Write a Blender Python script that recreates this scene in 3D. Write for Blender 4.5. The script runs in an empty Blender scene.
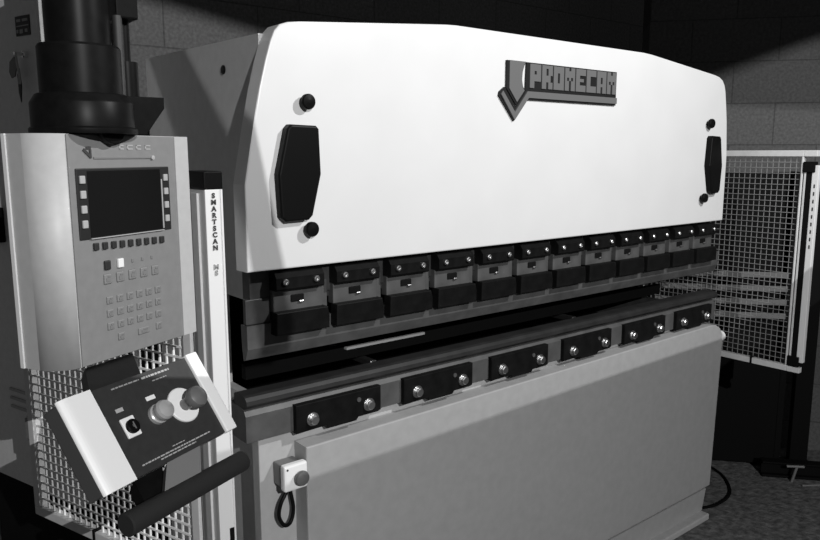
import bpy, bmesh, math, random
from mathutils import Vector, Matrix
random.seed(4)
PI = math.pi
S = bpy.context.scene
COL = S.collection
R = math.radians

# ------------------------------------------------------------------ materials
def mat(name, g, rough=0.5, metal=0.0, noise=0.0, nscale=40, bump=0.0, bscale=200, spec=None):
    m = bpy.data.materials.new(name); m.use_nodes = True
    nt = m.node_tree; b = nt.nodes['Principled BSDF']
    b.inputs['Base Color'].default_value = (g, g, g, 1)
    b.inputs['Roughness'].default_value = rough
    b.inputs['Metallic'].default_value = metal
    if spec is not None: b.inputs['Specular IOR Level'].default_value = spec
    tc = nt.nodes.new('ShaderNodeTexCoord')
    if noise:
        n = nt.nodes.new('ShaderNodeTexNoise'); n.inputs['Scale'].default_value = nscale; n.inputs['Detail'].default_value = 6
        r = nt.nodes.new('ShaderNodeMapRange')
        r.inputs['From Min'].default_value = 0.3; r.inputs['From Max'].default_value = 0.7
        r.inputs['To Min'].default_value = g * (1 - noise); r.inputs['To Max'].default_value = g * (1 + noise)
        nt.links.new(tc.outputs['Object'], n.inputs['Vector'])
        nt.links.new(n.outputs['Fac'], r.inputs['Value'])
        nt.links.new(r.outputs['Result'], b.inputs['Base Color'])
    if bump:
        n2 = nt.nodes.new('ShaderNodeTexNoise'); n2.inputs['Scale'].default_value = bscale; n2.inputs['Detail'].default_value = 4
        bp = nt.nodes.new('ShaderNodeBump'); bp.inputs['Strength'].default_value = bump; bp.inputs['Distance'].default_value = 0.01
        nt.links.new(tc.outputs['Object'], n2.inputs['Vector'])
        nt.links.new(n2.outputs['Fac'], bp.inputs['Height']); nt.links.new(bp.outputs['Normal'], b.inputs['Normal'])
    return m

def block_mat(name, g, mortar):
    m = mat(name, g, 0.9); nt = m.node_tree; b = nt.nodes['Principled BSDF']
    tc = nt.nodes.new('ShaderNodeTexCoord'); sp = nt.nodes.new('ShaderNodeSeparateXYZ'); cb = nt.nodes.new('ShaderNodeCombineXYZ')
    nt.links.new(tc.outputs['Object'], sp.inputs[0])
    nt.links.new(sp.outputs['X'], cb.inputs['X']); nt.links.new(sp.outputs['Z'], cb.inputs['Y'])
    br = nt.nodes.new('ShaderNodeTexBrick')
    br.inputs['Scale'].default_value = 1.0
    br.inputs['Brick Width'].default_value = 0.45; br.inputs['Row Height'].default_value = 0.225
    br.inputs['Mortar Size'].default_value = 0.0035; br.inputs['Mortar Smooth'].default_value = 0.4
    br.inputs['Color1'].default_value = (g, g, g, 1); br.inputs['Color2'].default_value = (g * .9, g * .9, g * .9, 1)
    br.inputs['Mortar'].default_value = (mortar, mortar, mortar, 1)
    nt.links.new(cb.outputs[0], br.inputs['Vector'])
    n = nt.nodes.new('ShaderNodeTexNoise'); n.inputs['Scale'].default_value = 70; n.inputs['Detail'].default_value = 8
    nt.links.new(tc.outputs['Object'], n.inputs['Vector'])
    mr = nt.nodes.new('ShaderNodeMapRange'); mr.inputs['From Min'].default_value = .3; mr.inputs['From Max'].default_value = .7
    mr.inputs['To Min'].default_value = .72; mr.inputs['To Max'].default_value = 1.2
    nt.links.new(n.outputs['Fac'], mr.inputs['Value'])
    mx = nt.nodes.new('ShaderNodeMix'); mx.data_type = 'RGBA'; mx.blend_type = 'MULTIPLY'; mx.inputs[0].default_value = 1
    nt.links.new(br.outputs['Color'], mx.inputs[6]); nt.links.new(mr.outputs['Result'], mx.inputs[7])
    nt.links.new(mx.outputs[2], b.inputs['Base Color'])
    ad = nt.nodes.new('ShaderNodeMath'); ad.operation = 'MULTIPLY_ADD'; ad.inputs[1].default_value = -1.6
    nt.links.new(br.outputs['Fac'], ad.inputs[0]); nt.links.new(n.outputs['Fac'], ad.inputs[2])
    bp = nt.nodes.new('ShaderNodeBump'); bp.inputs['Strength'].default_value = .6; bp.inputs['Distance'].default_value = .006
    nt.links.new(ad.outputs[0], bp.inputs['Height']); nt.links.new(bp.outputs['Normal'], b.inputs['Normal'])
    return m

M = dict(
    white=mat('white_enamel', .66, .38, noise=.02, nscale=6),
    grey=mat('grey_enamel', .36, .5, noise=.05, nscale=30),
    side=mat('pale_grey_enamel', .42, .55, noise=.05, nscale=30),
    steel=mat('dull_tool_steel', .075, .5, .1, noise=.25, nscale=18),
    diesteel=mat('worn_die_steel', .022, .42, .1, noise=.25, nscale=18),
    darksteel=mat('dark_steel_and_shade', .05, .5, .3, noise=.3, nscale=20),
    black=mat('black_oxide', .007, .45, noise=.3, nscale=30, spec=.08),
    void=mat('slot_and_shade_black', .005, .8, spec=.1),  # black for slots and for the deep shade inside the machine gap
    bolt=mat('bright_bolt_steel', .6, .36, 1.0),
    grip=mat('black_plastic', .005, .4, spec=.08),
    wire=mat('galvanised_wire', .30, .5, .2), wirelit=mat('lightened_wire', .85, .5),  # left guard wire painted lighter in place of the lamp light it misses
    frame=mat('pale_guard_paint', .62, .5, noise=.05),
    curtain=mat('white_plastic', .72, .4),
    curtain_side=mat('pale_aluminium', .58, .45, .1),
    console=mat('console_grey_paint', .42, .5, noise=.04, nscale=60),
    plate=mat('console_front_foil', .19, .5, noise=.05, nscale=60),
    screen=mat('dark_glass', .008, .12),
    bezel=mat('black_bezel', .016, .4),
    keyl=mat('pale_key', .36, .5), keyd=mat('dark_key', .02, .5), keym=mat('mid_key', .15, .5), keyw=mat('white_key', .75, .5),
    kgrey=mat('key_legend_grey', .17, .5),
    stface=mat('charcoal_face', .024, .6, noise=.15, nscale=80),
    stside=mat('charcoal_shell', .06, .6),
    cap=mat('white_end_cap', .85, .35),
    button=mat('brushed_button', .42, .3, .2),
    red=mat('emergency_button_plastic', .13, .35),
    ring=mat('pale_ring', .85, .4),
    print_=mat('pale_print', .4, .6), printd=mat('dark_print', .03, .6), printg=mat('grey_print', .3, .6),
    rubber=mat('black_rubber', .006, .38, noise=.2, nscale=60, spec=.08),
    pale=mat('side_frame_paint', .50, .6, noise=.05, nscale=30),
    softgrip=mat('foam_grip', .016, .7, spec=.4),
    bracket=mat('grey_bracket', .17, .5),
    badge=mat('badge_grey', .125, .5, spec=.2), badged=mat('badge_dark', .013, .5, spec=.2),
    floor=mat('concrete_floor', .11, .85, noise=.55, nscale=28, bump=.8, bscale=45),
    wall=block_mat('painted_block_wall', .20, .125), wallr=block_mat('dimmed_block_wall', .095, .06),  # right wall's blocks darkened to make up for the near lamp
    cabinet=mat('cabinet_grey', .66, .55, noise=.05),
    rack=mat('dark_rack', .004, .7, spec=.1), slat=mat('pale_slat', .12, .6),
    tag=mat('tag_plastic', .14, .5), chrome=mat('chrome', .8, .15, 1.0),
    blockm=mat('lamp_blocker_paint', .05, .5),  # for the added plates that block lamp light
)

# ------------------------------------------------------------------ mesh helpers
def box(bm, x0, x1, y0, y1, z0, z1, bev=0.0, seg=2):
    r = bmesh.ops.create_cube(bm, size=1)
    vs = r['verts']
    for v in vs:
        v.co = Vector((x0 + (v.co.x + .5) * (x1 - x0), y0 + (v.co.y + .5) * (y1 - y0), z0 + (v.co.z + .5) * (z1 - z0)))
    if bev:
        es = list({e for v in vs for e in v.link_edges})
        bmesh.ops.bevel(bm, geom=es, offset=bev, segments=seg, affect='EDGES', profile=.5)

def bar(bm, a, b, w, h=None, up=(0, 0, 1)):
    a = Vector(a); b = Vector(b); h = h or w
    d = (b - a); L = d.length; d.normalize()
    u = Vector(up)
    if abs(d.dot(u)) > .99: u = Vector((0, 1, 0))
    s = d.cross(u).normalized(); u = s.cross(d).normalized()
    vs = []
    for t in (a, b):
        for i, j in ((-1, -1), (1, -1), (1, 1), (-1, 1)):
            vs.append(bm.verts.new(t + s * (i * w / 2) + u * (j * h / 2)))
    q = vs
    for f in ((0, 1, 2, 3), (7, 6, 5, 4), (0, 4, 5, 1), (1, 5, 6, 2), (2, 6, 7, 3), (3, 7, 4, 0)):
        bm.faces.new([q[i] for i in f])

def lathe(bm, prof, origin, axis, n=32, smooth=True):
    """profile [(radius, distance along axis)]"""
    o = Vector(origin); ax = Vector(axis).normalized()
    u = Vector((0, 0, 1)) if abs(ax.z) < .9 else Vector((1, 0, 0))
    s = ax.cross(u).normalized(); u = s.cross(ax)
    def ring(r, h):
        c = o + ax * h
        return [bm.verts.new(c + (s * math.cos(2 * PI * k / n) + u * math.sin(2 * PI * k / n)) * max(r, 1e-4)) for k in range(n)]
    prev = None; first = None
    for i in range(len(prof) - 1):
        (r0, h0), (r1, h1) = prof[i], prof[i + 1]
        sharp = True
        if i and prev:
            a0 = math.atan2(r0 - prof[i - 1][0], h0 - prof[i - 1][1]); a1 = math.atan2(r1 - r0, h1 - h0)
            sharp = abs((a1 - a0 + PI) % (2 * PI) - PI) > .5
        A = ring(r0, h0) if sharp else prev
        B = ring(r1, h1)
        if first is None: first = A
        for k in range(n):
            f = bm.faces.new((A[k], A[(k + 1) % n], B[(k + 1) % n], B[k])); f.smooth = smooth
        prev = B
    bm.faces.new(ring(*prof[0])[::-1]); bm.faces.new(ring(*prof[-1]))

def cyl(bm, a, b, r, n=24):
    a = Vector(a); b = Vector(b)
    lathe(bm, [(r, 0), (r, (b - a).length)], a, b - a, n)

def prism(bm, pts, y0, y1, bev=0.0, seg=3):
    """polygon in x,z pushed through y"""
    vs = [bm.verts.new((x, y0, z)) for x, z in pts]
    f = bm.faces.new(vs)
    r = bmesh.ops.extrude_face_region(bm, geom=[f])
    ev = [g for g in r['geom'] if isinstance(g, bmesh.types.BMVert)]
    for v in ev: v.co.y = y1
    if bev:
        es = [e for e in f.edges]
        bmesh.ops.bevel(bm, geom=es, offset=bev, segments=seg, affect='EDGES', profile=.5)

def tube_path(bm, pts, r, n=10):
    pts = [Vector(p) for p in pts]; rings = []
    prev = None
    for i, p in enumerate(pts):
        d = (pts[min(i + 1, len(pts) - 1)] - pts[max(i - 1, 0)]).normalized()
        u = prev if prev else (Vector((0, 0, 1)) if abs(d.z) < .9 else Vector((1, 0, 0)))
        s = d.cross(u).normalized(); u = s.cross(d).normalized(); prev = u
        rings.append([bm.verts.new(p + (s * math.cos(2 * PI * k / n) + u * math.sin(2 * PI * k / n)) * r) for k in range(n)])
    for A, B in zip(rings, rings[1:]):
        for k in range(n):
            f = bm.faces.new((A[k], A[(k + 1) % n], B[(k + 1) % n], B[k])); f.smooth = True
    bm.faces.new(rings[0][::-1]); bm.faces.new(rings[-1])

def curve_pts(ctrl, n=8):
    P = [Vector(c) for c in ctrl]; P = [P[0]] + P + [P[-1]]; out = []
    for i in range(1, len(P) - 2):
        for k in range(n):
            t = k / n
            out.append(.5 * ((2 * P[i]) + (-P[i - 1] + P[i + 1]) * t + (2 * P[i - 1] - 5 * P[i] + 4 * P[i + 1] - P[i + 2]) * t * t
                             + (-P[i - 1] + 3 * P[i] - 3 * P[i + 1] + P[i + 2]) * t ** 3))
    out.append(P[-2]); return out

def obj(name, bm, m, parent=None, label=None):
    bmesh.ops.recalc_face_normals(bm, faces=bm.faces)
    me = bpy.data.meshes.new(name); bm.to_mesh(me); bm.free()
    me.materials.append(M[m] if isinstance(m, str) else m)
    o = bpy.data.objects.new(name, me); COL.objects.link(o)
    if parent is not None: o.parent = parent
    if label: o['label'] = label
    return o

def NB(): return bmesh.new()

def mk(name, m, parent, fn, *a, label=None, **k):
    bm = NB(); fn(bm, *a, **k); return obj(name, bm, m, parent, label)

def thing(name, label, cat, loc=(0, 0, 0), rotz=0, group=None):
    o = bpy.data.objects.new(name, None); COL.objects.link(o)
    o.location = loc; o.rotation_euler = (0, 0, rotz); o.empty_display_size = .1
    return tag(o, label, cat, group)

def tag(o, label, cat, group=None):
    o['label'] = label; o['category'] = cat
    if group: o['group'] = group
    return o

def struct(o):
    o['kind'] = 'structure'; return o

def text_mesh(name, body, size, m, parent, spacing=1.0, extrude=.0008, shear=0):
    cu = bpy.data.curves.new(name, 'FONT'); cu.body = body; cu.size = size
    cu.align_x = 'CENTER'; cu.align_y = 'TOP'; cu.extrude = extrude; cu.space_line = spacing; cu.offset = size * .045
    o = bpy.data.objects.new(name, cu); COL.objects.link(o)
    dg = bpy.context.evaluated_depsgraph_get()
    me = bpy.data.meshes.new_from_object(o.evaluated_get(dg))
    bpy.data.objects.remove(o); me.materials.clear(); me.materials.append(M[m])
    t = bpy.data.objects.new(name, me); COL.objects.link(t); t.parent = parent
    return t

# ------------------------------------------------------------------ camera
cam = bpy.data.cameras.new('camera'); camo = bpy.data.objects.new('camera', cam); COL.objects.link(camo)
cam.sensor_width = 36; cam.lens = 36 * 728.97 / 820; cam.clip_start = .02
p_, y_, r_ = R(9.078), R(38.805), R(-.0528)
fw = Vector((math.sin(y_) * math.cos(p_), math.cos(y_) * math.cos(p_), -math.sin(p_)))
rt0 = Vector((math.cos(y_), -math.sin(y_), 0)); up0 = rt0.cross(fw)
rt = rt0 * math.cos(r_) + up0 * math.sin(r_); up = -rt0 * math.sin(r_) + up0 * math.cos(r_)
mw = Matrix((rt, up, -fw)).transposed().to_4x4(); mw.translation = (0, 0, 1.7)
camo.matrix_world = mw; S.camera = camo

# ------------------------------------------------------------------ room
bm = NB(); box(bm, -3.5, 7, -3.5, 6, -.1, 0); struct(obj('floor', bm, 'floor'))
bm = NB(); box(bm, -4.2, 3.5, 0, .2, 0, 3.6)
w = struct(obj('wall_back', bm, 'wall')); w.location = (1.90, 3.22, -.095)
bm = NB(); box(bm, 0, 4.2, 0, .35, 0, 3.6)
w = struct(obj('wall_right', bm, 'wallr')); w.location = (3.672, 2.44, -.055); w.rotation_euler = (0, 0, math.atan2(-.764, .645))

# ------------------------------------------------------------------ press brake
pb = thing('press_brake', 'large press brake with bright white ram plate over a grey bed', 'machine', (1.95, 2.0, 0))
INV = Matrix.Translation((-1.95, -2.0, 0))
def pobj(name, bm, m, parent=None, label=None):
    bm.transform(INV); return obj(name, bm, m, parent or pb, label)
YF = 1.64
ram_pts = [(.803, 1.408), (.803, 1.625), (.831, 1.764), (.852, 1.857), (.871, 1.926), (.886, 1.972), (.897, 1.996), (.912, 2.012), (.935, 2.020), (.969, 2.024),
           (1.455, 2.068), (1.495, 2.070), (2.44, 2.070), (2.49, 2.066),
           (2.955, 2.022), (2.99, 2.016), (3.018, 2.004), (3.036, 1.985), (3.047, 1.96), (3.062, 1.895), (3.074, 1.833), (3.091, 1.69), (3.091, 1.408)]
bm = NB(); prism(bm, ram_pts, YF, YF + .062, .004, 2)
ram = pobj('ram_plate', bm, 'white')
def handle(x0, x1, x2, x3, x4, x5):
    # top left, top right, mid right, bottom right, bottom left, mid left
    bm = NB(); prism(bm, [(x0, 1.762), (x0+.010, 1.772), (x1-.008, 1.770), (x1, 1.762), (x2, 1.648), (x3, 1.543), (x3 - .012, 1.532), (x4 + .012, 1.530), (x4, 1.541), (x5, 1.648)],
                     YF - .026, YF + .001, .006, 3)
    h = pobj('ram_end_cover', bm, 'grip', pb)
    return h
handle(.912, 1.003, 1.007, .980, .889, .884)
handle(2.917, 2.99, 3.012, 3.005, 2.938, 2.909)
for x, z in ((.976, 1.829), (.979, 1.507), (2.915, 1.822), (2.896, 1.514)):
    bm = NB(); lathe(bm, [(.009, .001), (.009, -.010), (.017, -.011), (.0195, -.014), (.0195, -.022), (.017, -.026), (.004, -.028)], (x, YF, z), (0, 1, 0), 24)
    pobj('ram_knob', bm, 'grip')
# name badge
def P(name, pts, y0, y1, m, parent, bev=0):
    bm = NB(); prism(bm, pts, y0, y1, bev); return pobj(name, bm, m, parent)
badge = P('name_badge', [(1.800, 1.987), (2.274, 1.987), (2.274, 1.870), (1.806, 1.870), (1.745, 1.801), (1.676, 1.878), (1.679, 1.890), (1.700, 1.905), (1.752, 1.846), (1.797, 1.898)], YF - .007, YF + .001, 'badged', pb)
sh = [(1.709, 1.987), (1.796, 1.987), (1.786, 1.975), (1.779, 1.955), (1.777, 1.93), (1.782, 1.91), (1.793, 1.897), (1.752, 1.851), (1.709, 1.9)]
bm = NB(); prism(bm, sh, YF - .009, YF + .001); shield = pobj('badge_shield', bm, 'badged', badge)
sh2 = [(1.717, 1.987), (1.790, 1.987), (1.781, 1.973), (1.775, 1.952), (1.774, 1.93), (1.778, 1.91), (1.786, 1.898), (1.753, 1.861), (1.717, 1.902)]
bm = NB(); prism(bm, sh2, YF - .012, YF - .002); pobj('shield_face', bm, 'badge', badge)
bm = NB(); prism(bm, [(1.802, 1.8965), (2.274, 1.8965), (2.274, 1.876), (1.808, 1.876), (1.745, 1.805), (1.682, 1.882), (1.690, 1.893), (1.745, 1.830)], YF - .012, YF - .002)
pobj('badge_stripe', bm, 'badge', badge)
GL = {'P': ["11111", "11111", "11011", "11111", "11111", "11000", "11000"],
      'R': ["11111", "11011", "11011", "11110", "11110", "11011", "11011"],
      'O': ["11111", "11111", "11011", "11011", "11011", "11111", "11111"],
      'M': ["11011", "11111", "11111", "10101", "11011", "11011", "11011"],
      'E': ["11111", "11111", "11000", "11110", "11000", "11111", "11111"],
      'C': ["11111", "11111", "11000", "11000", "11000", "11111", "11111"],
      'A': ["11111", "11111", "11011", "11011", "11111", "11011", "11011"]}
bm = NB()
lx, lw, lz, lh = 1.812, .0520, 1.983, .075
adv = .0575
for i, ch in enumerate("PROMECAM"):
    for r, row in enumerate(GL[ch]):
        c = 0
        while c < 5:
            if row[c] == '1':
                e = c
                while e < 5 and row[e] == '1': e += 1
                x0 = lx + i * adv + c * lw / 5; x1 = lx + i * adv + e * lw / 5
                box(bm, x0, x1, YF - .011, YF - .003, lz - (r + 1) * lh / 7, lz - r * lh / 7)
                c = e
            else: c += 1
badge.location.x -= .008
pobj('badge_lettering', bm, 'badge', badge, 'grey block letters')

# ram beam behind the plate, carrying the clamps
bm = NB(); box(bm, .905, 3.0, YF + .055, YF + .15, 1.31, 1.95); pobj('ram_beam', bm, 'darksteel')
bm = NB(); box(bm, .83, 3.06, YF + .048, YF + .09, 1.325, 1.40, .003); pobj('ram_lower_rail', bm, 'darksteel')
# side frames with open throat
def side_frame(x0, x1, m='side'):
    bm = NB()
    pts = [(1.71, 0), (2.5, 0), (2.5, 2.012), (1.70, 1.995), (1.70, 1.335), (1.74, 1.30), (1.99, 1.30), (1.99, 1.02), (1.71, 1.02)]
    vs = [bm.verts.new((x0, a, b)) for a, b in pts]
    f = bm.faces.new(vs); r = bmesh.ops.extrude_face_region(bm, geom=[f])
    for g in r['geom']:
        if isinstance(g, bmesh.types.BMVert): g.co.x = x1
    bmesh.ops.triangulate(bm, faces=[q for q in bm.faces if len(q.verts) > 4])
    return pobj('side_frame', bm, m)
sf = side_frame(.884, .912, 'pale'); side_frame(3.005, 3.043, 'darksteel')  # right frame given a dark colour to paint the shade in the throat
bm = NB(); box(bm, 3.0, 3.048, 1.965, 1.992, 1.02, 1.30, .002); pobj('throat_lit_edge', bm, 'side')  # pale strip put in for the lamplit edge of the throat
bm = NB(); lathe(bm, [(.012, 0), (.012, .004), (.008, .005)], (.885, 1.905, 1.925), (-1, 0, 0), 20); pobj('frame_bolt', bm, 'black')
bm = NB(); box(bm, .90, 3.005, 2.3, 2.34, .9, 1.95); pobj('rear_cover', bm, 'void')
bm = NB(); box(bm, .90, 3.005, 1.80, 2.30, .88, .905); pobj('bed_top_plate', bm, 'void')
bm = NB(); box(bm, .90, 3.005, 1.74, 1.80, 0.1, .955); pobj('bed_core', bm, 'darksteel')
# back gauge
bm = NB(); box(bm, 1.15, 2.9, 2.10, 2.15, .965, .995, .003); pobj('back_gauge_beam', bm, 'void')
bm = NB(); box(bm, 1.24, 1.56, 1.86, 1.875, 1.089, 1.097); pobj('support_strip', bm, 'side')
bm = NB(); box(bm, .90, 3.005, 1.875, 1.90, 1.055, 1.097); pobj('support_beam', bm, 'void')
for x in (1.337, 2.35):
    bm = NB(); box(bm, x - .03, x + .03, 2.05, 2.15, .995, 1.02, .004); box(bm, x - .012, x + .012, 1.85, 2.12, 1.02, 1.04, .003); pobj('back_gauge_finger', bm, 'bolt')
# bed column, panel
bm = NB(); box(bm, .848, 3.10, 1.705, 1.745, .03, .955, .003); pobj('bed_column', bm, 'side')
pan = [(.957, .150), (3.137, .150), (3.165, .84), (3.158, .880), (3.136, .912), (3.10, .931), (3.06, .936), (.957, .912)]
bm = NB(); prism(bm, pan, YF, YF + .064, .004, 2)
panel = pobj('bed_front_panel', bm, 'grey')
bm = NB(); prism(bm, [(.957, .03), (3.10, .03), (3.125, .134), (.957, .134)], YF + .012, YF + .064); pobj('bed_plinth', bm, 'grey')
bm = NB(); box(bm, .90, 3.10, 1.612, 1.72, 0, .03, .006); pobj('foot_plate', bm, 'side')
bm = NB(); lathe(bm, [(.012, -.01), (.012, .004), (.024, .005), (.024, .022), (.010, .026)], (3.160, 1.66, .866), (1, 0, 0), 16); pobj('side_nut', bm, 'curtain')
# die holder
def yz_prism(bm, pts, x0, x1):
    vs = [bm.verts.new((x0, a, b)) for a, b in pts]
    f = bm.faces.new(vs); r = bmesh.ops.extrude_face_region(bm, geom=[f])
    for g in r['geom']:
        if isinstance(g, bmesh.types.BMVert): g.co.x = x1
bm = NB(); yz_prism(bm, [(1.680, .95), (1.680, 1.022), (1.690, 1.036), (1.705, 1.042), (1.78, 1.042), (1.78, .95)], .802, 3.145)
pobj('die_holder', bm, 'steel')

# punch clamps
def clamp(x):
    a = x - .073; b = x + .083
    bm = NB(); box(bm, a + .002, b - .004, 1.672, 1.70, 1.283, 1.352, .003)
    body = pobj('punch_clamp', bm, 'steel')
    bm = NB(); yz_prism(bm, [(1.69, 1.343), (1.652, 1.343), (1.648, 1.348), (1.648, 1.377), (1.66, 1.392), (1.69, 1.392)], a, b - .012); pobj('clamp_bar', bm, 'black', body)
    for dx in (-.0475, .0455):
        bm = NB(); lathe(bm, [(.0085, .002), (.0085, -.006), (.0065, -.008), (.004, -.008), (.0035, -.005), (.001, -.005)], (x + dx, 1.648, 1.366), (0, 1, 0), 16)
        pobj('clamp_screw', bm, 'bolt', body)
    bm = NB(); prism(bm, [(a - .003, 1.226), (b + .003, 1.226), (b + .004, 1.262), (b - .002, 1.286), (a - .001, 1.286)], 1.648, 1.679, .003, 2); pobj('clamp_jaw', bm, 'black', body)
    bm = NB(); box(bm, x - .020, x + .020, 1.668, 1.674, 1.306, 1.326, .003); pobj('clamp_slot', bm, 'void', body)
    bm = NB(); box(bm, x + .003, x + .018, 1.664, 1.674, 1.303, 1.310, .003); pobj('slot_glint', bm, 'bolt', body)  # bright sliver standing in for the glint on the slot's lip
    return body
CX = [.959 + .1845 * i for i in range(12)]
c0 = clamp(CX[0]); c0.location.z = .006
def dup_part(o, dx):
    c = o.copy(); COL.objects.link(c); c.parent = pb; c.location = (dx, 0, o.location.z)
    for ch in list(o.children):
        d = ch.copy(); COL.objects.link(d); d.parent = c
    return c
for x in CX[1:]: dup_part(c0, x - CX[0])
# filler pieces between the clamps
def filler(x):
    bm = NB(); box(bm, x - .011, x + .009, 1.684, 1.70, 1.264, 1.36, .002); box(bm, x - .009, x + .007, 1.676, 1.69, 1.264, 1.285, .002)
    return pobj('clamp_spacer', bm, 'steel')
f0 = filler((CX[0] + CX[1]) / 2)
for i in range(1, 11):
    dup_part(f0, CX[i] - CX[0])
bm = NB(); box(bm, .815, .885, 1.684, 1.70, 1.264, 1.33, .002); pobj('clamp_spacer', bm, 'darksteel')

# die clamp plates with two hex bolts
def die_plate(x):
    bm = NB(); prism(bm, [(x - .146, .945), (x - .05, .948), (x - .046, .938), (x + .052, .938), (x + .06, .948), (x + .128, .948), (x + .140, .952), (x + .140, 1.026), (x - .146, 1.026)], 1.664, 1.69, .003, 2)
    pl = pobj('die_clamp_plate', bm, 'black')
    for dx in (-.095, .095):
        bm = NB(); lathe(bm, [(.019, .002), (.019, -.003), (.013, -.003), (.0135, -.004), (.0135, -.014), (.011, -.017), (.002, -.017)], (x + dx, 1.664, .978), (0, 1, 0), 24, False)
        pobj('clamp_bolt', bm, 'bolt', pl)
    bm = NB(); lathe(bm, [(.007, .002), (.007, -.003), (.001, -.003)], (x + .06, 1.664, 1.0), (0, 1, 0), 12); pobj('set_screw', bm, 'steel', pl)
    return pl
d0 = die_plate(1.088)
for i in range(1, 6): dup_part(d0, .3733 * i)

# tooling: punch and die lie in the machine, lift out
bm = NB(); yz_prism(bm, [(1.680, 1.262), (1.680, 1.200), (1.694, 1.170), (1.706, 1.165), (1.712, 1.20), (1.715, 1.262)], .815, 3.145)
o = obj('punch_tool', bm, 'steel'); tag(o, 'long grey steel punch rail held under the row of black clamps', 'press tool')
bm = NB(); yz_prism(bm, [(1.688, 1.0425), (1.676, 1.047), (1.670, 1.054), (1.672, 1.065), (1.680, 1.0735), (1.690, 1.077), (1.735, 1.077), (1.745, 1.072), (1.745, 1.0425)], .802, 3.150)
for f in bm.faces: f.smooth = False
o = obj('bottom_die', bm, 'diesteel'); tag(o, 'long dark steel die bar with rounded nose lying on the bed holder', 'press tool')

# ------------------------------------------------------------------ emergency stop box on the bed
eb = thing('emergency_stop_box', 'small white switch box with round button and looped cable on bed corner', 'switch box', (.9195, 1.632, .841))
mk('housing', 'bracket', eb, box, -.031, .031, .024, .072, -.034, .030, .004)
mk('front_cover', 'cap', eb, box, -.036, .036, 0, .024, -.037, .037, .006)
bm = NB(); lathe(bm, [(.013, .001), (.013, -.006), (.020, -.009), (.021, -.014), (.019, -.020), (.010, -.024), (.001, -.025)], (.010, 0, -.001), (0, 1, 0), 24); obj('mushroom_button', bm, 'red', eb)
bm = NB(); lathe(bm, [(.003, .001), (.003, -.001)], (-.026, 0, .026), (0, 1, 0), 10); obj('cover_screw', bm, 'printd', eb)
bm = NB(); tube_path(bm, curve_pts([(.004, .05, -.034), (-.004, .045, -.052), (-.028, .04, -.085), (-.034, .04, -.12), (-.018, .04, -.15), (.004, .045, -.148), (.016, .05, -.115), (.012, .055, -.07), (.010, .06, -.035)]), .0055); obj('cable', bm, 'rubber', eb)
bm = NB(); cyl(bm, (.004, .05, -.055), (.004, .05, -.03), .010); obj('cable_gland', bm, 'rubber', eb)

# ------------------------------------------------------------------ mesh guards
def guard_panel(name, label, a, b, z0, z1, bar_w=.026, step=.0245, wire_r=.0022, group=None, wm='wire', near_w=None):
    near_w = near_w or bar_w
    a = Vector((*a, 0)); b = Vector((*b, 0)); d = b - a; L = d.length
    th = thing(name, label, 'guard', (a.x, a.y, 0), math.atan2(d.y, d.x), group)
    bm = NB()
    box(bm, 0, L, -bar_w / 2, bar_w / 2, z1 - bar_w, z1, .002); box(bm, 0, L, -bar_w / 2, bar_w / 2, z0, z0 + bar_w, .002)
    box(bm, 0, near_w, -bar_w / 2, bar_w / 2, z0 + bar_w, z1 - bar_w, .002); box(bm, L - bar_w, L, -bar_w / 2, bar_w / 2, z0 + bar_w, z1 - bar_w, .002)
    obj('guard_frame', bm, 'frame', th)
    bm = NB(); n = int((L - 2 * bar_w) / step)
    for i in range(1, n + 1):
        x = near_w + (L - near_w - bar_w) * i / (n + 1); bar(bm, (x, 0, z0 + bar_w / 2), (x, 0, z1 - bar_w / 2), wire_r)
    n = int((z1 - z0 - 2 * bar_w) / step)
    for i in range(1, n + 1):
        z = z0 + bar_w + (z1 - z0 - 2 * bar_w) * i / (n + 1); bar(bm, (bar_w / 2, .003, z), (L - bar_w / 2, .003, z), wire_r)
    obj('wire_mesh', bm, wm, th)
    for x in (.02 + L * .15, L * .6):
        mk('frame_clip', 'black', th, box, x - .004, x + .004, -.016, .016, z0 - .004, z0 + bar_w + .006, .001)
    for zz in (z0 + .25, z1 - .25):
        bm = NB(); box(bm, L - .006, L + .016, -.012, .012, zz - .03, zz + .03, .002); cyl(bm, (L + .01, 0, zz - .035), (L + .01, 0, zz + .035), .007, 12)
        obj('hinge', bm, 'bracket', th)
    return th
gl = guard_panel('mesh_guard', 'pale wire mesh guard panel behind the control console', (.612, 1.52), (.394, 2.17), .695, 1.655, wire_r=.0043, wm='wirelit')
gr = guard_panel('mesh_guard', 'wire mesh guard panel at far right end of the white ram', (3.25, 1.380), (3.25, 2.30), .752, 1.712, near_w=.008)
mk('frame_arm', 'frame', gr, box, -.054, .0, -.013, .013, 1.686, 1.712, .002)
mk('frame_arm', 'frame', gr, box, -.054, .0, -.013, .013, .752, .776, .002)

# light curtains
lc = thing('light_curtain', 'white light curtain post with black vertical lettering beside the control console', 'light curtain', (.6235, 1.415, .55))
bm = NB(); box(bm, -.0185, .0185, .004, .095, 0, 1.078, .003); obj('curtain_body', bm, 'curtain_side', lc)
bm = NB(); box(bm, -.0185, .0185, 0, .006, 0, 1.078, .0015); box(bm, .0145, .0185, -.002, .006, 0, 1.078); obj('front_strip', bm, 'curtain', lc, 'white front strip')
mk('end_cap', 'grip', lc, box, -.0205, .0205, -.002, .098, 1.078, 1.115, .003)
mk('rear_channel', 'frame', lc, box, -.024, -.0185, .03, .06, 0, 1.07, .001)
mk('lens_slot', 'void', lc, box, .004, .014, -.0015, .001, .27, .335)
t = text_mesh('lettering', "S\nM\nA\nR\nT\nS\nC\nA\nN", .0138, 'printd', lc, .97)
t.location = (-.001, -.0012, 1.072); t.rotation_euler = (PI / 2, 0, 0)
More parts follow.
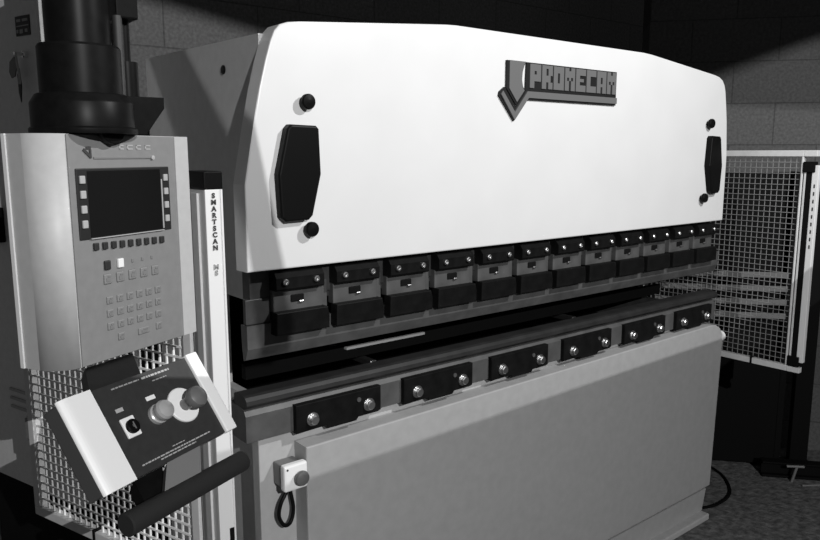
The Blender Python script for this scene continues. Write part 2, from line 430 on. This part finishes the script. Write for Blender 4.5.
t = text_mesh('model_mark', "M\nS", .014, 'printg', lc, .9); t.location = (-.001, -.0012, .925); t.rotation_euler = (PI / 2, 0, 0)

rc = thing('light_curtain', 'white light curtain post with black slot on far right mesh guard', 'light curtain', (3.25, 1.316, .80))
bm = NB(); box(bm, -.012, .012, 0, .026, 0, .85, .002); obj('curtain_body', bm, 'curtain', rc)
bm = NB(); box(bm, -.011, .012, .026, .050, 0, .85, .001); obj('lens_slot', bm, 'void', rc)
bm = NB(); box(bm, -.012, .012, .050, .058, 0, .85, .001); obj('edge_strip', bm, 'frame', rc)
for z in (-.02, .82):
    mk('mounting_bracket', 'grip', rc, box, -.018, .012, .014, .062, z, z + .045, .003)
bm = NB()
for k in range(9): box(bm, -.0132, -.0118, .010, .015, .50 + k * .032, .515 + k * .032)
obj('lettering', bm, 'printd', rc)

# ------------------------------------------------------------------ control console
cc = thing('control_console', 'grey control console with dark screen and rows of keys', 'control console', (.389, 1.276, 1.3545), R(26))
H = .483
bm = NB()
prof = [(-.123, 0), (.228, 0), (.234, .006), (.234, .112), (-.174, .112), (-.174, .060), (-.1725, .048), (-.168, .036), (-.160, .023), (-.149, .011), (-.136, .003)]
vs = [bm.verts.new((x, y, 0)) for x, y in prof]
f = bm.faces.new(vs); r = bmesh.ops.extrude_face_region(bm, geom=[f])
for g in r['geom']:
    if isinstance(g, bmesh.types.BMVert): g.co.z = H
for q in bm.faces:
    c = q.calc_center_median()
    if c.x < -.125 and c.y < .058 and abs(c.z - H / 2) < .01: q.smooth = True
obj('housing', bm, 'console', cc)
mk('rear_lip', 'curtain', cc, box, -.1775, -.174, .104, .114, 0, H)
bm = NB(); box(bm, -.121, .178, -.003, .001, .001, H - .001, .001); fp = obj('front_panel', bm, 'plate', cc)
bm = NB(); box(bm, .178, .182, -.006, .001, .001, H - .001, .001); obj('panel_edge_trim', bm, 'console', cc)
Z0 = -1.257
bm = NB(); box(bm, -.1068, .1545, -.006, -.002, .2663, .4135, .002); sc = obj('screen_bezel', bm, 'bezel', cc)
bm = NB(); box(bm, -.080, .126, -.0072, -.005, .2700, .408, .001); obj('screen', bm, 'screen', sc)
bm = NB(); box(bm, .1255, .1285, -.0085, -.005, .272, .385); box(bm, -.08, .128, -.0085, -.005, .2665, .2685); obj('screen_trim', bm, 'keyl', sc)
def key(name, m, x, z, w, h, parent=cc, t=.0065, y=-.002):
    bm = NB(); box(bm, x - w / 2, x + w / 2, y - t, y, z - h / 2, z + h / 2, min(w, h) * .12); return obj(name, bm, m, parent)
for k in range(4):
    key('screen_key', 'keyl', -.0935, .3905 - k * .0305, .0135, .0165, sc, .005, -.005)
    key('screen_key', 'keyl', .1402, .3905 - k * .0315 - .002, .0125, .0155, sc, .005, -.005)
for k in range(9):
    key('function_key', 'keyd', -.068 + k * .0236, .2500 - k * .0006, .0125, .0155)
for k, mm in enumerate(('keyd', 'keyw')):
    key('status_key', mm, -.042 + k * .036, .2070, .0155, .020)
for k in range(3):
    key('status_lamp', 'kgrey', .030 + k * .029, .2075, .006, .008, t=.003)
def keypad_key(x, z, w=.018, h=.0165):
    o = key('keypad_key', 'plate', x, z, w, h, t=.004)
    m = NB(); ww, hh = w * .26, h * .26
    box(m, x - ww, x + ww, -.0072, -.005, z - hh, z + hh * .4); box(m, x - ww * .3, x + ww * 1.1, -.0072, -.005, z + hh * .6, z + hh * 1.1); obj('key_legend', m, 'kgrey', o)
    return o
for k in range(5): keypad_key(-.042 + k * .0345, .1770, .0215, .0225)
for r in range(4):
    for k in range(6):
        if r == 3 and k in (0, 2, 4): continue
        if r == 3 and k == 3: keypad_key(.051, .043, .034, .015); continue
        keypad_key(-.040 + k * .0282 - .001 * r, .1300 - r * .0285)
# head strip: small emblem, rule and faint raised legend
bm = NB(); bar(bm, (-.083, -.004, .452), (-.066, -.004, .437), .006, .003, (0, 1, 0)); box(bm, -.076, -.064, -.005, -.002, .452, .458); box(bm, -.068, -.063, -.005, -.002, .434, .452); obj('panel_emblem', bm, 'printd', cc)
bm = NB(); box(bm, -.058, .102, -.0055, -.002, .4325, .4365); obj('panel_rule', bm, 'kgrey', cc)
bm = NB(); lathe(bm, [(.005, .001), (.005, -.006), (.001, -.0065)], (.106, -.002, .4345), (0, 1, 0), 14); obj('rule_stud', bm, 'keyl', cc)
bm = NB()
for k, (x, ww) in enumerate(((.012, .012), (.034, .016), (.060, .014), (.086, .016))):
    box(bm, x, x + ww, -.0045, -.002, .452, .4545); box(bm, x, x + ww, -.0045, -.002, .4595, .462); box(bm, x, x + .003, -.0045, -.002, .452, .462)
obj('panel_legend', bm, 'keyl', cc)
bm = NB(); cyl(bm, (.234, .03, H - .012), (.248, .03, H - .012), .007, 12); cyl(bm, (.238, .05, H - .03), (.252, .05, H - .03), .006, 12); obj('side_stud', bm, 'bolt', cc)
bm = NB(); box(bm, .226, .238, .05, .09, .0, .03); obj('side_latch', bm, 'bracket', cc)

def shrink(root, k):
    done = set()
    for o in root.children_recursive:
        if o.type == 'MESH' and o.data.name not in done:
            done.add(o.data.name); o.data.transform(Matrix.Scale(k, 4))
shrink(cc, .78)
# support column over the console
AX = Vector((.3526, 1.304, 0))
su = thing('console_support_post', 'thick black stepped column standing on top of the console', 'support post', (AX.x, AX.y, 1.7325))
def L(name, m, prof, at=(0, 0, 0), n=48):
    bm = NB(); lathe(bm, prof, at, (0, 0, 1), n); return obj(name, bm, m, su)
L('flange', 'rubber', [(.107, 0), (.108, .003), (.108, .010), (.105, .013), (.103, .014), (.103, .062), (.101, .066), (.092, .080), (.088, .082)])
L('sleeve', 'rubber', [(.082, .081), (.082, .176), (.079, .181)])
L('column', 'rubber', [(.064, .178), (.064, .80)])
bm = NB(); lathe(bm, [(.034, .0), (.034, .012), (.032, .014)], (.034, -.056, .013), Vector((.438, -.899, 0)), 32)
obj('pivot_disc', bm, 'rubber', su)
bm = NB(); cyl(bm, (.078, -.012, .078), (.078, -.012, .25), .010, 16); obj('conduit', bm, 'stface', su, 'grey conduit')
bm = NB(); cyl(bm, (.100, .03, .005), (.100, .03, .40), .016, 24); box(bm, .075, .122, -.02, .07, .245, .42, .004); cyl(bm, (.108, .035, .080), (.108, .035, .16), .024, 24); obj('hydraulic_strut', bm, 'rubber', su)
bm = NB(); prism(bm, [(.05, .0), (.132, .0), (.176, .060), (.176, .084), (.05, .084)], .0, .03, .002); obj('gusset', bm, 'rubber', su)
bm = NB(); bar(bm, (0, 0, .83), (.305, .04, .83), .12, .06); obj('cross_arm', bm, 'rubber', su)

shrink(su, .78)
# unseen arm added to cast the shadow band on side frame and ram
oa = thing('shadow_arm', 'slim dark arm added overhead out of view to cast a diagonal shadow', 'arm', (.717, 1.685, 2.42))
bm = NB(); box(bm, -.025, 0, -3.0, 1.515, -.03, .0); a_ = obj('shadow_arm_beam', bm, 'rubber', oa); oa.rotation_euler = (0, 0, -math.atan(.18))
mk('wall_plate', 'rubber', oa, box, -.08, .05, 1.515, 1.524, -.09, .06)

# ------------------------------------------------------------------ operator station (tilted box under the console)
st = thing('operator_station', 'tilted charcoal push button box with white end caps below the console', 'control box')
X_ = Vector((.8988, .4384, 0)); D_ = Vector((.247, -.506, -.826)).normalized(); Y_ = -D_; Z_ = X_.cross(Y_)
mw = Matrix((X_, Y_, Z_)).transposed().to_4x4(); mw.translation = (.362, 1.436, 1.2485); st.matrix_world = mw
W_, Hh = .2622, .1905
mk('face_plate', 'stface', st, box, 0, W_, -Hh, 0, -.006, 0, .001)
mk('shell', 'stside', st, box, -.070, W_ + .033, -Hh + .001, -.001, -.052, -.006, .004)
bm = NB(); prof = [(-.0715, -.006)] + [(-.0715 + .020 * (1 - math.cos(a)), -.006 + .012 * math.sin(a)) for a in [R(q) for q in (15, 30, 45, 60, 75, 90)]] + [(.0, .006), (.0, -.006)]
vs = [bm.verts.new((x, -Hh - .002, z)) for x, z in prof]; f = bm.faces.new(vs); r = bmesh.ops.extrude_face_region(bm, geom=[f])
for g in r['geom']:
    if isinstance(g, bmesh.types.BMVert): g.co.y = .002
obj('end_cap', bm, 'cap', st, 'wide white end cap')
mk('end_cap', 'cap', st, box, W_, W_ + .034, -Hh - .002, .004, -.010, .007, .003, label='narrow white end cap')
bm = NB(); lathe(bm, [(.039, 0), (.039, .004), (.037, .006)], (.191, -.097, 0), (0, 0, 1), 40); rg = obj('emergency_stop_ring', bm, 'ring', st)
bm = NB(); lathe(bm, [(.013, 0), (.013, .030), (.016, .032), (.0225, .035), (.0240, .043), (.0215, .051), (.012, .057), (.001, .0585)], (.191, -.099, .004), (0, 0, 1), 32); obj('mushroom_button', bm, 'red', rg)
bm = NB(); lathe(bm, [(.021, 0), (.021, .008), (.018, .010), (.018, .018), (.0205, .020), (.021, .028), (.018, .034), (.009, .038), (.001, .039)], (.118, -.094, 0), (0, 0, 1), 32); obj('push_button', bm, 'button', st)
mk('key_switch', 'cap', st, box, .0445 - .0165, .0445 + .0165, -.0955 - .021, -.0955 + .021, 0, .006, .002)
ks = st.children[-1]
bm = NB(); lathe(bm, [(.0145, .003), (.0145, .012), (.0125, .014), (.004, .014), (.003, .010), (.001, .010)], (.0455, -.0965, 0), (0, 0, 1), 28); obj('key_barrel', bm, 'grip', ks)
bm = NB(); box(bm, .0445, .0465, -.104, -.089, .010, .0152); obj('key_slit', bm, 'bracket', ks)
mk('legend_plate', 'print_', st, box, .033, .051, -.060, -.052, 0, .001)
mk('legend_plate', 'cap', st, box, .112, .136, -.0605, -.0515, 0, .001)
bm = NB()
def dashes(bm, x0, x1, y, h):
    x = x0
    while x < x1:
        ww = random.uniform(.004, .012); box(bm, x, min(x + ww, x1), y - h / 2, y + h / 2, -.001, .0006); x += ww + .0022
dashes(bm, .029, .224, -.1735, .0028); dashes(bm, .075, .175, -.1795, .0026); dashes(bm, .115, .150, -.166, .0018)
obj('small_print', bm, 'print_', st)
bm = NB(); dashes(bm, .048, .120, -.0115, .003); dashes(bm, .15, .19, -.024, .0025); obj('heading_print', bm, 'printg', st)
bm = NB(); dashes(bm, .127, .205, -.0115, .0042); obj('maker_print', bm, 'print_', st)
MWS = mw.copy()
# bracket to the console, handle below (built in world space, then brought into the box's own space)
IW = mw.inverted()
def sobj(name, bm, m, label=None):
    bm.transform(IW); return obj(name, bm, m, st, label)
def slab(bm, a, b, c, d, n, th):
    n = Vector(n).normalized(); q = [Vector(v) for v in (a, b, c, d)]
    v = [bm.verts.new(p) for p in q] + [bm.verts.new(p - n * th) for p in q]
    for f in ((0, 1, 2, 3), (7, 6, 5, 4), (0, 4, 5, 1), (1, 5, 6, 2), (2, 6, 7, 3), (3, 7, 4, 0)): bm.faces.new([v[i] for i in f])
def wp(x, y, z): return mw @ Vector((x, y, z))
bm = NB(); a = wp(.004, -.004, -.004); b = wp(.135, -.004, -.004)
slab(bm, a, b, b + Vector((.032, .150, .010)), a + Vector((.032, .150, .010)), (.2, -.4, .8), .03)
sobj('mounting_bracket', bm, 'rubber')
P1 = Vector((.371, 1.281, 1.036)); P2 = Vector((.668, 1.426, 1.027)); dd = (P2 - P1).normalized()
bm = NB(); lathe(bm, [(.019, -.002), (.0225, 0), (.0225, (P2 - P1).length), (.018, (P2 - P1).length + .003)], P1, dd, 32); sobj('handle_bar', bm, 'softgrip')
bm = NB(); a = wp(.085, -Hh, -.002); b = wp(.182, -Hh, -.002); c = P1 + dd * .20; d = P1 + dd * .095
slab(bm, a, b, c + Vector((.0, .0, .015)), d + Vector((0, 0, .015)), (.2, -.4, .8), .02); sobj('handle_bracket', bm, 'bracket', 'grey handle bracket')
bm = NB(); a = wp(.02, -Hh, -.03); b = wp(.095, -Hh, -.03)
slab(bm, a, b, P1 + dd * .11 + Vector((0, .02, .0)), P1 + dd * .06 + Vector((0, .02, 0)), (.2, -.4, .8), .03); sobj('handle_clamp', bm, 'rubber')

shrink(st, .78)
mw2 = MWS.copy(); mw2.translation = (.2824, 1.1201, 1.3478); st.matrix_world = mw2

# ------------------------------------------------------------------ electrical cabinet at left
ec = thing('electrical_cabinet', 'tall grey electrical cabinet with small lock at left edge of the photo', 'cabinet', (.572, 2.520, 0), R(90 + 18))
# local x runs along the door (away from the viewer), local y points at the viewer's left
mk('cabinet_body', 'cabinet', ec, box, 0, .62, -.20, -.012, .505, 2.5, .006)
mk('door', 'cabinet', ec, box, .014, .61, -.012, 0, .515, 2.49, .004)
mk('plinth', 'void', ec, box, .03, .59, -.18, -.03, 0, .505)
mk('edge_trim', 'cabinet', ec, box, .001, .012, -.012, .006, .507, 2.495, .002)
bm = NB(); box(bm, .05, .130, 0, .003, 2.066, 2.126, .001); lp = obj('label_plate', bm, 'printd', ec)
bm = NB()
for x, z, w, h in ((.058, 2.108, .03, .008), (.098, 2.108, .022, .008), (.056, 2.094, .066, .003), (.062, 2.075, .014, .010), (.088, 2.073, .018, .012), (.114, 2.075, .010, .010)):
    box(bm, x, x + w, .002, .0042, z, z + h)
obj('label_marks', bm, 'printg', lp)
bm = NB(); lathe(bm, [(.011, 0), (.011, .012), (.008, .014)], (.085, 0, 2.008), (0, 1, 0), 20); obj('door_lock', bm, 'chrome', ec)
bm = NB(); box(bm, .30, .36, 0, .03, 1.40, 1.52, .005); obj('door_handle', bm, 'grip', ec)
bm = NB()
for k in range(3): box(bm, .25, .36, 0, .006, .80 + k * .032, .810 + k * .032, .001)
obj('louvre', bm, 'keyl', ec)
# key with tag hanging from the lock
kt = thing('key_tag', 'key with grey plastic tag hanging from the cabinet lock', 'key', (.572, 2.52, 0), R(108))
mk('key', 'chrome', kt, box, .080, .090, .0145, .040, 2.003, 2.013, .001)
bm = NB(); tube_path(bm, curve_pts([(.085, .034, 2.004), (.078, .036, 1.975), (.072, .036, 1.94), (.076, .034, 1.915)]), .0035); obj('strap', bm, 'keyl', kt)
bm = NB(); prism(bm, [(.098, 2.0), (.125, 1.985), (.132, 1.955), (.120, 1.935), (.100, 1.94), (.085, 1.975)], .030, .034, .001); obj('tag', bm, 'tag', kt)
bm = NB(); prism(bm, [(.087, 1.965), (.097, 1.945), (.096, 1.89), (.088, 1.86), (.080, 1.91)], .024, .028, .001); obj('second_tag', bm, 'printd', kt)

# ------------------------------------------------------------------ rack and clutter by the right wall
wd = Vector((.645, -.764, 0)); wn = Vector((-.764, -.645, 0)); wpt = Vector((4.015, 2.032, 0))
ang = math.atan2(wd.y, wd.x)
rk = thing('storage_rack', 'dark storage rack with pale slats behind the right mesh guard', 'rack', tuple(wpt + wn * .30), ang)
# local x along the wall, local -y towards the viewer
mk('back_board', 'rack', rk, box, -.50, .215, .10, .13, .0, 1.60)
for x in (-.50, .19): mk('rack_post', 'rack', rk, box, x, x + .03, 0, .13, 0, 1.605)
for k in range(4):
    mk('slat', 'slat', rk, box, -.47, .19, -.008, .004, 1.052 - k * .073, 1.082 - k * .073, .002)
mk('lower_shelf', 'rack', rk, box, -.47, .19, .004, .10, .62, .64)
mk('base_cupboard', 'rack', rk, box, -.47, .19, .004, .10, .02, .60)
sp = thing('steel_post', 'dark upright steel post standing by the right wall beside the rack', 'post', tuple(wpt + wn * .22 + wd * .33), ang)
mk('upright', 'rack', sp, box, -.045, .045, -.03, .03, .012, 1.50, .003); mk('foot', 'rack', sp, box, -.07, .07, -.06, .06, 0, .012)
fb = thing('floor_rail', 'low black steel rail lying on the floor by the right wall', 'rail', tuple(wpt + wn * .40 + wd * .27), ang)
bm = NB(); box(bm, -.17, .60, -.03, .03, 0, .014, .002); box(bm, -.17, .60, -.005, .005, .014, .075, .001); box(bm, -.17, .60, -.03, .03, .075, .085, .002); obj('beam', bm, 'rack', fb)
tb = thing('pipe_fitting', 'small pale T shaped pipe fitting standing by the floor rail', 'fitting', tuple(wpt + wn * .47 + wd * .235), ang)
bm = NB(); cyl(bm, (0, 0, 0), (.02, 0, .085), .007, 12); cyl(bm, (-.03, 0, .085), (.055, 0, .088), .007, 12); obj('pipe', bm, 'keym', tb)
bm = NB(); base = wpt + wn * .5
pts = [wpt + wn * .50 + wd * s + Vector((0, 0, .006)) + wn * (.03 * math.sin(s * 9)) for s in [.27 + .05 * i for i in range(12)]]
tube_path(bm, curve_pts(pts, 4), .006, 8); o = obj('floor_cable', bm, 'keym'); tag(o, 'thin cable trailing over the floor from the pipe fitting', 'cable')
bm = NB(); pts = [(3.14, 1.70, .007), (3.25, 1.66, .007), (3.42, 1.68, .007), (3.58, 1.80, .007), (3.66, 1.95, .007)]
tube_path(bm, curve_pts(pts, 6), .007, 8); o = obj('floor_hose', bm, 'rubber'); tag(o, 'black hose curving over the floor at right foot of the machine', 'hose')

# ------------------------------------------------------------------ light
wo = bpy.data.worlds.new('world'); S.world = wo; wo.use_nodes = True
wo.node_tree.nodes['Background'].inputs['Color'].default_value = (1, 1, 1, 1)
wo.node_tree.nodes['Background'].inputs['Strength'].default_value = .050
def spot(name, loc, target, power, size, blend, rad):
    l = bpy.data.lights.new(name, 'SPOT'); l.energy = power; l.spot_size = R(size); l.spot_blend = blend; l.shadow_soft_size = rad
    o = bpy.data.objects.new(name, l); COL.objects.link(o); o.location = loc
    o.rotation_euler = (Vector(target) - Vector(loc)).to_track_quat('-Z', 'Y').to_euler(); return o
L1 = Vector((-.13, -2.5, 2.9)); L2 = Vector((2.2, -.3, 3.0))
spot('lamp_left', L1, (1.2, 1.64, 1.3), 560, 80, .3, .005)
spot('lamp_right', L2, (2.0, 1.64, 1.45), 205, 110, .2, .001)
lhr = thing('lamp_blocker', 'dark slotted lamp hood added unseen in front of the ram to cut its beam', 'lamp hood')
lhl = thing('lamp_blocker', 'small dark lamp hood plate added unseen behind the viewer to cut its beam', 'lamp hood')
def blocker(lh, Lp, za, zb, fr, sgn, xa=-1.2, xb=5.2):  # added plate out of view, blocks part of a lamp's beam
    """plate whose edge cuts the beam along the line z=za..zb (at x=.8..3.1) on the machine front"""
    k = (zb - za) / 2.3
    A = Lp + (Vector((xa, 1.64, za + (xa - .8) * k)) - Lp) * fr; B = Lp + (Vector((xb, 1.64, za + (xb - .8) * k)) - Lp) * fr
    o = Vector((0, -.11, -.24)) if sgn < 0 else Vector((0, -.03, .22))
    bm = NB(); slab(bm, A, B, B + o, A + o, (0, -1, .2), .004)
    if sgn > 0: bar(bm, (A + o).lerp(B + o, .2), (A + o).lerp(B + o, .2) + Vector((0, 0, .6)), .01); bar(bm, (A + o).lerp(B + o, .8), (A + o).lerp(B + o, .8) + Vector((0, 0, .6)), .01)
    else: bar(bm, A, A + Vector((0, 0, .9)), .01); bar(bm, B, B + Vector((0, 0, .9)), .01)
    obj('blocker_plate', bm, 'blockm', lh)
blocker(lhr, L2, .795, .835, .15, -1)
blocker(lhr, L2, 2.06, 2.26, .025, 1)
blocker(lhl, L1, 2.50, 2.13, .15, 1)

vs_ = S.view_settings; S.display_settings.display_device = 'sRGB'
vs_.view_transform = 'Standard'; vs_.look = 'None'; vs_.exposure = 0; vs_.gamma = 1
